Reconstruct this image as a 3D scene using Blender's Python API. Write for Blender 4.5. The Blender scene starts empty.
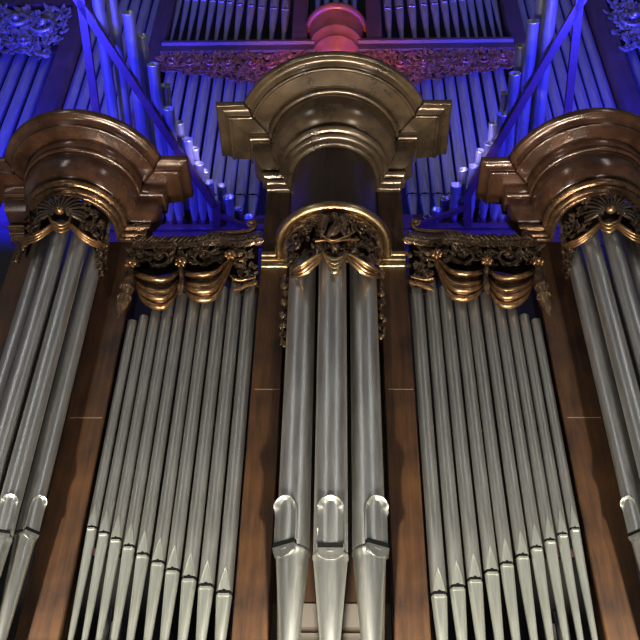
import bpy, bmesh, math, random
from math import sin, cos, pi, radians, sqrt, atan2
from mathutils import Vector, Matrix
random.seed(7)
scn = bpy.context.scene
COL = scn.collection

# ------------------------------------------------------------------ camera
FPX = 900.0
TH, ROLL, YAW, CX, DIST = .705, .0184, -.0331, .0851, 6.0
Fv = Vector((sin(YAW)*cos(TH), cos(YAW)*cos(TH), sin(TH)))
R0 = Vector((cos(YAW), -sin(YAW), 0)); U0 = R0.cross(Fv)
Rv = R0*cos(ROLL)+U0*sin(ROLL); Uv = U0*cos(ROLL)-R0*sin(ROLL)
CP = Vector((CX, -DIST, 0))
cd = bpy.data.cameras.new('camera'); cam = bpy.data.objects.new('camera', cd); COL.objects.link(cam)
cd.sensor_width = 36; cd.lens = 36*FPX/640; cd.clip_end = 200
cam.matrix_world = Matrix(((Rv.x, Uv.x, -Fv.x, CP.x), (Rv.y, Uv.y, -Fv.y, CP.y), (Rv.z, Uv.z, -Fv.z, CP.z), (0, 0, 0, 1)))
scn.camera = cam

def ray(px, py): return Fv+Rv*((px-320)/FPX)-Uv*((py-320)/FPX)
def at(px, py, Y):
    d = ray(px, py); return CP+d*((Y-CP.y)/d.y)
def atplane(px, py, Yb, zb, k):          # plane z = zb + k*(Yb - Y)
    d = ray(px, py)
    t = (zb+k*(Yb-CP.y)-CP.z)/(d.z+k*d.y); return CP+d*t
def atcyl(px, py, cx, cy, rho):          # nearest hit on a vertical cylinder
    d = ray(px, py); ox, oy = CP.x-cx, CP.y-cy
    a = d.x*d.x+d.y*d.y; b = ox*d.x+oy*d.y; c = ox*ox+oy*oy-rho*rho
    q = b*b-a*c
    t = (-b-sqrt(max(q, 0)))/a
    return CP+d*t

# ------------------------------------------------------------------ materials
def new_mat(name):
    m = bpy.data.materials.new(name); m.use_nodes = True
    nt = m.node_tree; return m, nt, nt.nodes, nt.links, nt.nodes['Principled BSDF']
def wood(name, dark, light, rough=.3, coat=.3, scale=3., axis='Z', metal=0., bump=.08):
    m, nt, N, L, P = new_mat(name)
    tc = N.new('ShaderNodeTexCoord'); mp = N.new('ShaderNodeMapping')
    s = {'Z': (6, 6, .55), 'X': (.55, 6, 6), 'N': (3, 3, 3)}[axis]
    mp.inputs['Scale'].default_value = s
    L.new(tc.outputs['Object'], mp.inputs['Vector'])
    n1 = N.new('ShaderNodeTexNoise'); n1.inputs['Scale'].default_value = scale; n1.inputs['Detail'].default_value = 9; n1.inputs['Roughness'].default_value = .65
    L.new(mp.outputs['Vector'], n1.inputs['Vector'])
    n2 = N.new('ShaderNodeTexNoise'); n2.inputs['Scale'].default_value = 2.2; n2.inputs['Detail'].default_value = 4
    L.new(tc.outputs['Object'], n2.inputs['Vector'])
    mx = N.new('ShaderNodeMath'); mx.operation = 'ADD'; L.new(n1.outputs['Fac'], mx.inputs[0]); L.new(n2.outputs['Fac'], mx.inputs[1])
    cr = N.new('ShaderNodeValToRGB'); cr.color_ramp.elements[0].position = .38; cr.color_ramp.elements[1].position = .72
    hf = N.new('ShaderNodeMath'); hf.operation = 'MULTIPLY'; hf.inputs[1].default_value = .5; L.new(mx.outputs[0], hf.inputs[0])
    cr.color_ramp.elements[0].color = (*dark, 1); cr.color_ramp.elements[1].color = (*light, 1)
    L.new(hf.outputs[0], cr.inputs['Fac']); L.new(cr.outputs['Color'], P.inputs['Base Color'])
    P.inputs['Roughness'].default_value = rough; P.inputs['Coat Weight'].default_value = coat; P.inputs['Coat Roughness'].default_value = .2
    P.inputs['Metallic'].default_value = metal
    b = N.new('ShaderNodeBump'); b.inputs['Strength'].default_value = bump; b.inputs['Distance'].default_value = .02
    L.new(n1.outputs['Fac'], b.inputs['Height']); L.new(b.outputs['Normal'], P.inputs['Normal'])
    return m
def metal(name, c0, c1, rough=.35, metallic=1., streak=True, bump=.012):
    m, nt, N, L, P = new_mat(name)
    tc = N.new('ShaderNodeTexCoord'); mp = N.new('ShaderNodeMapping')
    mp.inputs['Scale'].default_value = (9, 9, .8) if streak else (7, 7, 7)
    L.new(tc.outputs['Object'], mp.inputs['Vector'])
    n1 = N.new('ShaderNodeTexNoise'); n1.inputs['Scale'].default_value = 2.5; n1.inputs['Detail'].default_value = 6; n1.inputs['Roughness'].default_value = .6
    L.new(mp.outputs['Vector'], n1.inputs['Vector'])
    cr = N.new('ShaderNodeValToRGB'); cr.color_ramp.elements[0].position = .35; cr.color_ramp.elements[1].position = .68
    cr.color_ramp.elements[0].color = (*c0, 1); cr.color_ramp.elements[1].color = (*c1, 1)
    L.new(n1.outputs['Fac'], cr.inputs['Fac']); L.new(cr.outputs['Color'], P.inputs['Base Color'])
    P.inputs['Metallic'].default_value = metallic
    mr = N.new('ShaderNodeMapRange'); mr.inputs['To Min'].default_value = rough-.06; mr.inputs['To Max'].default_value = rough+.1
    L.new(n1.outputs['Fac'], mr.inputs['Value']); L.new(mr.outputs['Result'], P.inputs['Roughness'])
    n2 = N.new('ShaderNodeTexNoise'); n2.inputs['Scale'].default_value = 30 if not streak else 14; n2.inputs['Detail'].default_value = 3
    L.new(tc.outputs['Object'], n2.inputs['Vector'])
    b = N.new('ShaderNodeBump'); b.inputs['Strength'].default_value = bump; b.inputs['Distance'].default_value = .01
    L.new(n2.outputs['Fac'], b.inputs['Height']); L.new(b.outputs['Normal'], P.inputs['Normal'])
    return m
def plain(name, c, rough=.6, metallic=0.):
    m, nt, N, L, P = new_mat(name)
    P.inputs['Base Color'].default_value = (*c, 1); P.inputs['Roughness'].default_value = rough; P.inputs['Metallic'].default_value = metallic
    if max(c) < .03: P.inputs['Specular IOR Level'].default_value = .05
    return m
M = {
 'post': wood('walnut_post', (.014, .006, .0038), (.108, .045, .0125), .5, .0),
 'cornice': wood('varnished_cornice', (.06, .040, .024), (.20, .137, .082), .24, .7, 2.4, 'N', .5, .004),
 'cornice_red': wood('varnished_cornice_red', (.036, .016, .010), (.16, .075, .042), .2, .9, 2.4, 'N', .4, .004),
 'drum': wood('drum_veneer', (.022, .011, .006), (.06, .028, .013), .4, .25),
 'rear_wood': wood('rear_case_wood', (.045, .024, .026), (.10, .056, .058), .5, .05),
 'rear_red': wood('rear_turret_wood', (.15, .055, .022), (.30, .115, .045), .34, .3, 2., 'N'),
 'tin': metal('tin', (.48, .47, .45), (.68, .67, .64), .36, .95),
 'tin_foot': metal('tin_polished', (.54, .54, .50), (.68, .68, .63), .31, .97),
 'flat_foot': metal('tin_lamplit', (.44, .45, .40), (.60, .61, .55), .36, .86),  # brighter tin copy: lamplight on the bay feet put into the colour
 'tin_flat': metal('tin_flat', (.35, .34, .315), (.52, .51, .475), .40, .92),
 'zinc': metal('zinc', (.44, .44, .48), (.62, .62, .66), .36, .85),
 'gold': metal('gilt', (.44, .30, .15), (.62, .46, .26), .28, 1., False, .01),
 'shell': metal('shell_carving', (.20, .15, .11), (.46, .36, .27), .22, .9, False, .1),
 'far_carving': metal('far_carving', (.20, .18, .20), (.50, .46, .50), .35, .6, False, .2),
 'ring': metal('bronzed_ring', (.13, .068, .036), (.26, .15, .08), .24, .8, False, .0),
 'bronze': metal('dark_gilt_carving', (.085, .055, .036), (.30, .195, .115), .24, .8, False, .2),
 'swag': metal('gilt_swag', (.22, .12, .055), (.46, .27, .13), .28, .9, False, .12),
 'recess': metal('shaded_cloth_carving', (.03, .016, .009), (.09, .048, .022), .35, .7, False, .2),  # swag cloth darkened to carry the shadow between the folds
 'rear_carving': metal('rear_carving', (.22, .09, .055), (.52, .25, .15), .3, .6, False, .2),
 'joint': plain('joint_filler', (.20, .14, .09), .6),
 'black': plain('black_slot', (.006, .006, .006), .8),
 'inside': plain('pipe_inside', (.02, .02, .024), .7),
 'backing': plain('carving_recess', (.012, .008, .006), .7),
 'hall': plain('hall_plaster', (.10, .085, .07), .9),
 'dark_wall': plain('dark_wall', (.03, .027, .03), .9),
 'rack': wood('rack_wood', (.045, .018, .022), (.085, .036, .044), .5, .05),
}

# ------------------------------------------------------------------ mesh helpers
class MB:
    def __init__(s): s.v = []; s.f = []; s.sm = []
    def add(s, vs, fs, smooth=True):
        o = len(s.v); s.v += [tuple(v) for v in vs]
        for f in fs: s.f.append(tuple(i+o for i in f)); s.sm.append(smooth)
    def grid(s, rows, closed=False, smooth=True, flip=False):
        n = len(rows[0]); vs = [p for r in rows for p in r]; fs = []
        for i in range(len(rows)-1):
            for j in range(n if closed else n-1):
                a = i*n+j; b = i*n+(j+1) % n; c = (i+1)*n+(j+1) % n; d = (i+1)*n+j
                fs.append((a, d, c, b) if flip else (a, b, c, d))
        s.add(vs, fs, smooth)
    def fan(s, ring, smooth=False, flip=False):
        f = tuple(range(len(ring))); s.add(ring, [f[::-1] if flip else f], smooth)
    def box(s, x0, x1, y0, y1, z0, z1):
        vs = [(x, y, z) for x in (x0, x1) for y in (y0, y1) for z in (z0, z1)]
        s.add(vs, [(0, 1, 3, 2), (4, 6, 7, 5), (0, 4, 5, 1), (2, 3, 7, 6), (0, 2, 6, 4), (1, 5, 7, 3)], False)
    def obox(s, c, ux, uy, uz):           # oriented box: centre + half vectors
        c = Vector(c); vs = [c+ux*a+uy*b+uz*d for a in (-1, 1) for b in (-1, 1) for d in (-1, 1)]
        s.add(vs, [(0, 1, 3, 2), (4, 6, 7, 5), (0, 4, 5, 1), (2, 3, 7, 6), (0, 2, 6, 4), (1, 5, 7, 3)], False)
    def lathe(s, prof, cx=0, cy=0, seg=32, a0=0., a1=2*pi, caps=True):
        full = abs(a1-a0-2*pi) < 1e-6; n = seg if full else seg+1
        rows = [[(cx+r*cos(a0+(a1-a0)*k/seg), cy+r*sin(a0+(a1-a0)*k/seg), z) for k in range(n)] for r, z in prof]
        s.grid(rows, full, True)
        if full and caps:
            s.fan(rows[0], False, True); s.fan(rows[-1])
    def tube(s, pts, rad, seg=8, caps=True):
        pts = [Vector(p) for p in pts]; n = len(pts)
        if not hasattr(rad, '__len__'): rad = [rad]*n
        T = [(pts[min(i+1, n-1)]-pts[max(i-1, 0)]).normalized() for i in range(n)]
        up = Vector((0, -1, 0)) if abs(T[0].y) < .9 else Vector((0, 0, 1))
        N_ = (up-T[0]*up.dot(T[0])).normalized(); rows = []
        for i in range(n):
            N_ = (N_-T[i]*N_.dot(T[i])).normalized(); B = T[i].cross(N_)
            rows.append([pts[i]+(N_*cos(2*pi*k/seg)+B*sin(2*pi*k/seg))*rad[i] for k in range(seg)])
        s.grid(rows, True, True)
        if caps: s.fan(rows[0], False, True); s.fan(rows[-1])
    def blob(s, c, ax, ay, az, nu=8, nv=5):   # ellipsoid by half-axis vectors
        c = Vector(c); rows = []
        for i in range(nv+1):
            t = pi*i/nv
            st = max(sin(t), .02)
            rows.append([c+ax*(st*cos(2*pi*k/nu))+ay*(st*sin(2*pi*k/nu))+az*cos(t) for k in range(nu)])
        s.grid(rows, True, True)
    def build(s, name, mat, parent=None, origin=None):
        me = bpy.data.meshes.new(name); o = Vector(origin) if origin is not None else Vector((0, 0, 0))
        me.from_pydata([Vector(v)-o for v in s.v], [], s.f)
        me.polygons.foreach_set('use_smooth', s.sm)
        me.materials.append(mat)
        bm = bmesh.new(); bm.from_mesh(me); bmesh.ops.recalc_face_normals(bm, faces=bm.faces); bm.to_mesh(me); bm.free()
        me.update()
        ob = bpy.data.objects.new(name, me); COL.objects.link(ob)
        if parent: ob.parent = parent
        else: ob.location = o
        return ob

def tag(o, label, cat, group=None):
    o['label'] = label; o['category'] = cat
    if group: o['group'] = group
    return o
def thing(name, loc, label, cat, group=None):
    o = bpy.data.objects.new(name, None); COL.objects.link(o); o.location = loc; o.empty_display_size = .1
    return tag(o, label, cat, group)
def struct(name, mb, mat):
    o = mb.build(name, mat); o['kind'] = 'structure'; return o

def bez(pts, n=24):                       # Catmull-Rom through points
    P = [Vector(p) for p in pts]; P = [P[0]*2-P[1]]+P+[P[-1]*2-P[-2]]; out = []
    segs = len(P)-3
    for i in range(n+1):
        u = min(i/n*segs, segs-1e-6); k = int(u); t = u-k
        a, b, c, d = P[k:k+4]
        out.append(.5*((2*b)+(c-a)*t+(2*a-5*b+4*c-d)*t*t+(3*b-a-3*c+d)*t**3))
    return out

ORD = ['first', 'second', 'third', 'fourth', 'fifth', 'sixth', 'seventh', 'eighth', 'ninth', 'tenth', 'eleventh', 'twelfth', 'thirteenth', 'fourteenth', 'fifteenth', 'sixteenth', 'seventeenth']
SIDE = {-1: 'left', 1: 'right'}

# ------------------------------------------------------------------ pipes
def flat_body(r, zb, zt, kx, h, clip_top=True, n=40):
    """cylinder with a flattened mouth facing -Y; clip plane from -kx*r at the mouth edge to -r at h away"""
    zs = [zb+h*i/14 for i in range(15)]+[zb+h*1.05, (zb+zt)/2, zt] if zt > zb else [zb-h*i/14 for i in range(15)]
    rows = []
    for z in zs:
        lim = -r*(kx+(1-kx)*min(1, abs(z-zb)/h))
        rows.append([(r*cos(2*pi*k/n), max(r*sin(2*pi*k/n), lim), z) for k in range(n)])
    return rows
def flue_pipe(loc, r, mouth_h, body_h, label, beta=0., group=None, mat=None, footmat=None, tip=.3, lip_h=None, name='organ_pipe'):
    """loc = tip of the foot; pointed (bay leaf) mouth"""
    mat = mat or M['tin_flat']; footmat = footmat or M['flat_foot']
    t = thing(name, loc, label, 'organ pipe', group); t.rotation_euler = (0, 0, beta)
    lip_h = lip_h or 2.5*r; kx = .74; w = r*sqrt(1-kx*kx)
    sl = .42*r                                            # slot height
    b = MB(); rows = flat_body(r, mouth_h+sl, mouth_h+sl+body_h, kx, lip_h); b.grid(rows, True)
    b.build('pipe_body', mat, t)
    b = MB()                                                   # foot cone with flattened lower lip
    n = 40; rows = []
    fl = min(mouth_h*.55, 4.5*r)
    for i in range(13):
        f = i/12; z = mouth_h*(1-f) if i else mouth_h
        rr = r*(.98-(.98-tip)*f)
        lim = -r*kx-(1-kx)*r*.0*f
        rows.append([(rr*cos(2*pi*k/n), max(rr*sin(2*pi*k/n), lim), z) for k in range(n)])
    b.grid(rows, True); b.fan(rows[-1])
    b.build('pipe_foot', footmat, t)
    b = MB(); b.box(-w*.98, w*.98, -r*kx-.001, -r*.2, mouth_h-.002, mouth_h+sl+.002); b.lathe([(r*.8, mouth_h-.01), (r*.8, mouth_h+sl+.01)], seg=20); b.build('mouth_slot', M['black'], t)
    # upper lip: triangular plate with a scribed raised edge
    y0 = -r*kx-.0015
    A = Vector((-w*1.0, y0, mouth_h+sl+.004)); B = Vector((w*1.0, y0, mouth_h+sl+.004)); T = Vector((0, -r-.0015, mouth_h+sl+lip_h))
    b = MB(); dy = Vector((0, .006, 0)); b.add([A, B, T, A+dy, B+dy, T+dy], [(0, 1, 2), (5, 4, 3), (0, 3, 4, 1), (1, 4, 5, 2), (2, 5, 3, 0)], False)
    er = r*.12
    b.tube([A, A.lerp(T, .5)+Vector((-w*.10, 0, 0)), T], er, 5); b.tube([B, B.lerp(T, .5)+Vector((w*.10, 0, 0)), T], er, 5)
    b.build('upper_lip', footmat, t)
    b = MB(); b.box(-w*1.04, w*1.04, y0-.007, y0+.01, mouth_h-r*.34, mouth_h); 
    b.build('lower_lip', footmat, t)
    return t
def hood_pipe(loc, r, mouth_h, body_h, label, beta=0., group=None, tip=.35, hood_h=None):
    """large tower pipe with a round-topped dished upper lip standing proud of the body"""
    t = thing('organ_pipe', loc, label, 'organ pipe', group); t.rotation_euler = (0, 0, beta)
    sl = .034*r/.118; w = .76*r; hood_h = hood_h or 2.95*r
    b = MB(); b.lathe([(r, mouth_h+.01), (r, mouth_h+sl+body_h)], seg=48); b.build('pipe_body', M['tin'], t)
    b = MB(); prof = [(r*1.0, mouth_h-.004), (r*1.035, mouth_h-.012), (r*1.035, mouth_h-.024), (r*.985, mouth_h-.032)]
    for i in range(1, 15):
        f = i/14; prof.append((r*(.985-(1-tip)*f), mouth_h-.032-(mouth_h-.032)*f))
    b.lathe(prof, seg=48); b.build('pipe_foot', M['tin_foot'], t)
    # lower lip: sloping flat shield under the slot
    b = MB(); yl = -r*1.03
    pts = [(-w, yl, mouth_h), (w, yl, mouth_h), (w*.92, -r*.985, mouth_h-r*.38), (w*.5, -r*.97, mouth_h-r*.62), (0, -r*.965, mouth_h-r*.72), (-w*.5, -r*.97, mouth_h-r*.62), (-w*.92, -r*.985, mouth_h-r*.38)]
    bk = [(x*.95, -r*.4, z) for x, y, z in pts]; n = len(pts)
    b.add(pts+bk, [tuple(range(n)), tuple(range(2*n-1, n-1, -1))]+[(i, (i+1) % n, n+(i+1) % n, n+i) for i in range(n)], False)
    b.build('lower_lip', M['tin_foot'], t)
    b = MB(); b.box(-w*.96, w*.96, -r*1.0, -r*.3, mouth_h-.002, mouth_h+sl+.004); b.build('mouth_slot', M['black'], t)
    # upper lip
    z0 = mouth_h+sl; zc = z0+hood_h-w; out = []
    K = 20
    out = [(-w, z0)]+[(-w, z0+(zc-z0)*i/6) for i in range(1, 6)]+[(w*cos(pi-pi*i/K), zc+w*sin(pi-pi*i/K)) for i in range(K+1)]+[(w, zc-(zc-z0)*i/6) for i in range(1, 6)]+[(w, z0)]
    rows = []
    cen = (0, z0+(zc-z0)*.55)
    yR = -r*1.20; yF = -r*.90
    def back(x): return -sqrt(max(r*r-x*x, .09*r*r))*.93
    rows.append([(x, back(x), z) for x, z in out])
    UP = lambda z: max(0, min(1, (z-zc+.2*w)/(.5*w)))**1.0
    rows.append([(x, yF+(yR-yF)*UP(z), z) for x, z in out])
    rows.append([(x*.97, yF+(yR-yF)*UP(z), z0+(z-z0)*.985) for x, z in out])
    for q in (.06, .14, .24, .36, .48, .60):
        row = []
        for x, z in out:
            d = yF+(yR-yF)*(max(0, 1-q/.58)**1.25)*UP(z)
            if z >= zc: row.append((x*(1-q), d, zc+(z-zc)*(1-q)))
            else: row.append((x*(1-q*(z-z0)/(zc-z0)), d, z))
        rows.append(row)
    b = MB(); b.grid(rows, False, True); b.fan(rows[-1], False)
    b.add([rows[0][0], rows[1][0], rows[1][-1], rows[0][-1]], [(0, 1, 2, 3)], False)
    b.build('upper_lip', M['tin_foot'], t)
    return t

ZB = 1.9     # top of the plinth on which the front pipes stand
# flats: ten pipes each side, tallest feet at the outer post
FX = [.750, .882, 1.008, 1.132, 1.245, 1.364, 1.473, 1.577, 1.675, 1.771]
FZ = [2.600, 2.652, 2.708, 2.768, 2.828, 2.888, 2.952, 3.010, 3.060, 3.105]
FR = [.0570, .0555, .0535, .0515, .0495, .0480, .0460, .0435, .0410, .0390]
FT = [5.60, 5.55, 5.48, 5.44, 5.42, 5.40, 5.36, 5.21, 5.15, 5.10]
for s in (-1, 1):
    for i in range(10):
        lab = f'slim tin pipe with pointed mouth, {ORD[i]} from the central tower in the {SIDE[s]} bay'
        flue_pipe((s*FX[i], .03, ZB), FR[i], FZ[i]-ZB, FT[i]-FZ[i], lab, 0, f'{SIDE[s]} bay pipes', tip=.28, lip_h=.17)

# central tower pipes
CR, CC = .409, .159
lab = ['large tin pipe in the middle of the central tower, round-topped mouth facing forward',
       'large tin pipe of the central tower, just {} of its middle pipe',
       'large tin pipe at the back {} edge of the central tower, mostly hidden']
hood_pipe((0, -.45, ZB), .116, 2.675-ZB, 5.75-2.675, lab[0], 0, 'central tower pipes', tip=.42)
for s in (-1, 1):
    hood_pipe((s*.262, -.30, ZB), .115, 2.775-ZB, 5.75-2.775, lab[1].format(SIDE[s]), s*radians(31), 'central tower pipes', tip=.42)
    hood_pipe((s*.305, -.10, ZB), .080, 2.86-ZB, 5.75-2.86, lab[2].format(SIDE[s]), s*radians(60), 'central tower pipes', tip=.42, hood_h=.34)
# side tower pipes
SX, SR, SC = 2.43, .375, .185
for s in (-1, 1):
    for (dx, y, bt, nm) in ((.275, -.22, 50, 'innermost of four, nearest the outer post'), (.17, -.385, 18, 'second of four from the outer post'), (-.01, -.395, -12, 'third of four from the outer post'), (-.21, -.22, -50, 'farthest of four from the outer post')):
        zm = 2.93 if dx > .2 else 2.83
        hood_pipe((s*(SX-dx), y, ZB), .076, zm-ZB, 6.35-zm, f'round tin pipe in the {SIDE[s]} tower, {nm}', -s*radians(bt), f'{SIDE[s]} tower pipes', hood_h=.27)

# ------------------------------------------------------------------ cornices
def plan(R, c, w, off, yb, p, n=40):
    """plan line of one moulding member at projection p, from the back left round the bow to the back right"""
    rad = R+p
    if p > c: a0 = math.asin((p-c)/rad); xi = rad*cos(a0)
    else: a0 = 0.; xi = rad
    xo = w+max(p-off, .0)
    L = [(-xo, yb), (-xo, -p), (-xi, -p)]
    L += [(-rad*cos(a0+(pi-2*a0)*k/n), -c-rad*sin(a0+(pi-2*a0)*k/n)) for k in range(n+1)]
    L += [(xi, -p), (xo, -p), (xo, yb)]
    return L
def moulding(mb, cx, R, c, w, off, yb, prof, close=True):
    """sweep; straight faces get their own hard edges"""
    rows = [[(cx+x, y, z) for x, y in plan(R, c, w, off, yb, p)] for p, z in prof]
    n = len(rows[0])
    for a, b_ in ((0, 2), (1, 3), (2, n-2), (n-3, n-1), (n-2, n)):
        mb.grid([r[a:b_] for r in rows], False, True)
    return rows
def arcprof(p0, z0, p1, z1, bulge, n=7):
    """curved profile piece from (p0,z0) to (p1,z1), bulging to the right of travel"""
    dx, dz = p1-p0, z1-z0; L = sqrt(dx*dx+dz*dz); nx, nz = dz/L, -dx/L
    return [(p0+dx*i/n-nx*bulge*sin(pi*i/n), z0+dz*i/n-nz*bulge*sin(pi*i/n)) for i in range(n+1)]
def zap(cx, p, R, c, ay, pxx):            # height of a ring whose front apex shows at row ay
    return at(pxx, ay, -c-R-p).z
def cornice(cx, R, c, w, off, yb, aps, pxx, scale, wm, label, drum=None):
    q = scale; root = thing('tower_cornice', (cx, 0, aps['zlow']), label, 'cornice')
    o = Vector((cx, 0, aps['zlow']))
    P = lambda p: p*q
    zt, zr, zs, zbr, zdk, zl1 = aps['top'], aps['r2'], aps['sof'], aps['br'], aps['dk'], aps['l1']
    # crown: top fillet + cyma + bead
    b = MB()
    pr = [(P(.585), zt+.05), (P(.585), zt)]+arcprof(P(.575), zt-.01, P(.475), zr+.03, -.022*q)+[(P(.468), zr+.028)]+arcprof(P(.468), zr+.028, P(.445), zr, .016*q, 5)+[(P(.435), zr+.012)]
    rows = moulding(b, cx, R, c, w, off, yb, pr)
    b.fan(rows[0]);  b.build('crown_moulding', wm, root, o)
    b = MB(); b.add([(x, y, z) for x, y, z in rows[0]], [tuple(range(len(rows[0])))], False)
    # soffit board (broad flat underside)
    b = MB()
    pr = [(P(.455), zr+.05), (P(.445), zr+.02)]+[(P(.43), zr+.018), (P(.30), zs+.004), (P(.262), zs), (P(.258), zs+.03)]
    moulding(b, cx, R, c, w, off, yb, pr); b.build('soffit', wm, root, o)
    # bed moulding: fillet and torus
    b = MB()
    pr = [(P(.262), zs+.02), (P(.262), zbr+.035)]+arcprof(P(.258), zbr+.035, P(.235), zbr-.005, .02*q, 7)+[(P(.222), zbr+.005), (P(.222), zbr+.03)]
    moulding(b, cx, R, c, w, off, yb, pr); b.build('bed_moulding', wm, root, o)
    # cushion frieze
    b = MB()
    zc = zl1+.03
    pr = [(P(.225), zbr+.02)]+arcprof(P(.222), zdk, P(.105), zc+.02, .045*q, 12)+[(P(.04), zc+.015)]
    moulding(b, cx, R, c, w, off, yb, pr); b.build('cushion_frieze', wm, root, o)
    # lower double astragal
    b = MB()
    zl2 = aps['l2']
    pr = [(P(.03), zc+.03), (P(.105), zc+.01)]+arcprof(P(.108), zl1+.03, P(.100), zl1-.035, .028*q, 9)+[(P(.078), zl1-.035)]+arcprof(P(.075), zl2+.028, P(.066), zl2-.03, .022*q, 9)+[(P(.05), zl2-.032), (P(.05), aps['zlow']+.012), (P(.03), aps['zlow']), (P(-.0), aps['zlow'])]
    rows = moulding(b, cx, R, c, w, off, yb, pr)
    b.build('astragal', M['ring'] if not drum else wm, root, o)
    return root, o
YB = .06
# central tower
ax = 333.6
A = dict(top=7.43, r2=7.365, sof=7.362, br=7.30)
A['dk'] = zap(0, .215, CR, CC, 100, ax); A['l1'] = zap(0, .12, CR, CC, 126.5, ax); A['l2'] = zap(0, .09, CR, CC, 133.5, ax); A['zlow'] = A['l2']-.09
A['dk'] = min(A['dk'], 7.27)
croot, co = cornice(0, CR, CC, .66, .07, YB, A, ax, 1., M['cornice'], 'tall bronze-brown moulded cornice bowing out over the central tower', True)
zg = 5.86
b = MB(); b.grid([[(x, y, z) for x, y in plan(CR, CC, CR+.001, 9, -.0, 0.)[2:-2]] for z in (A['zlow']+.02, zg-.02)], False, True)
dl = b.build('drum', M['drum'], croot, co)
# gilt astragal ring under the drum
g = thing('gilt_ring', (0, -CC, zg), 'broad gilt ring moulding under the plain drum of the central tower', 'ring moulding')
b = MB(); ring = []
pl = [(x, y) for x, y in plan(.495, CC, .6, 9, 0, 0., 48)][2:-2]
pl = [(pl[0][0], .02)]+pl+[(pl[-1][0], .02)]
b.tube([(x, y, zg) for x, y in pl], .043, 14)
b.build('torus', M['gold'], g, (0, -CC, zg))
b = MB(); pl2 = [(x, y) for x, y in plan(.455, CC, .6, 9, 0, 0., 48)][2:-2]
b.grid([[(x*k, -CC+(y+CC)*k, z) for x, y in pl2] for k, z in ((1, zg+.01), (1, zg-.075), (.97, zg-.085), (.9, zg-.085))], False, True)
b.build('fillet', M['bronze'], g, (0, -CC, zg))
for s in (-1, 1):
    b = MB()
    x0, x1 = sorted((s*.42, s*.665))
    for (z, rr, yy) in ((zg+.035, .034, -.015), (zg-.035, .02, -.02), (zg-.105, .028, -.012)):
        b.tube([(x0, yy, z), (x1, yy, z)], rr, 12)
    b.box(x0, x1, -.022, .01, zg-.14, zg+.07)
    tag(b.build('gilt_moulding', M['gold'], None, ((x0+x1)/2, 0, zg)), f'short straight gilt moulding beside the gilt ring on its {SIDE[s]} side', 'moulding')

# side towers
ZSS = {}
for s in (-1, 1):
    pa = {-1: 83, 1: 592}[s]
    S = {}
    Q = .72; Ks = dict(top=(.585*Q, 112), r2=(.445*Q, 127.3), br=(.24*Q, 150.5), dk=(.215*Q, 153.5), l1=(.115*Q, 181), l2=(.07*Q, 189))
    for k, (p, ay) in Ks.items(): S[k] = zap(s*SX, p, SR, SC, ay-(s > 0), {-1: 86, 1: 594}[s])
    S['sof'] = S['r2']-.003; S['br'] = min(S['br'], S['r2']-.05); S['dk'] = S['br']-.02
    S['zlow'] = S['l2']-.06
    ZSS[s] = S['zlow']
    cornice(s*SX, SR, SC, .645, .05, YB, S, pa, Q, M['cornice_red'], f'moulded reddish wood cornice bowing out over the {SIDE[s]} tower')
ZS = ZSS[-1]

# ------------------------------------------------------------------ front case posts
def post(name, x0, x1, z0, z1, y0, y1, label, mat=None, zj=None):
    b = MB(); e = .008
    rows = [[(x0+a, y0+a2, z), (x1-a, y0+a2, z), (x1, y0+e, z), (x1, y1, z), (x0, y1, z), (x0, y0+e, z)] for z, a, a2 in ((z0, e, 0), (z1, e, 0))]
    b.grid(rows, True, False); b.fan(rows[0], False, True); b.fan(rows[1])
    # board joint: thin groove strip
    o = b.build(name, mat or M['post'], None, ((x0+x1)/2, y0, z0)); tag(o, label, 'case post')
    if zj:
        b = MB(); b.box(x0+.03, x1-.012, y0-.0015, y0+.004, zj-.004, zj+.004); b.build('joint', M['joint'], o, ((x0+x1)/2, y0, z0))
    return o
JZ = {}
for s in (-1, 1):
    x0, x1 = sorted((s*.425, s*.672))
    post('case_post', x0, x1, ZB, A['zlow']-.002, .0, .30, f'dark walnut post between the central tower and the {SIDE[s]} bay of slim pipes', None, 4.36)
    x0, x1 = sorted((s*1.842, s*2.15))
    post('case_post', x0, x1, ZB, ZSS[s]-.002, .0, .26, f'dark walnut post between the {SIDE[s]} bay of slim pipes and the {SIDE[s]} tower', None, 4.08)
    x0, x1 = sorted((s*(SX+.30), s*(SX+.60)))
    post('case_post', x0, x1, ZB, ZSS[s]-.002, .0, .26, f'dark walnut post on the outer edge of the {SIDE[s]} tower')
# thin straight rails under the central drum, behind the carving (closing board between the posts)
b = MB(); b.box(-.422, .422, .24, .29, ZB, A['zlow']-.004)
tag(b.build('tower_back_board', M['drum'], None, (0, .26, ZB)), 'dark upright board closing the central tower behind its pipes and drum', 'board')

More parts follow.
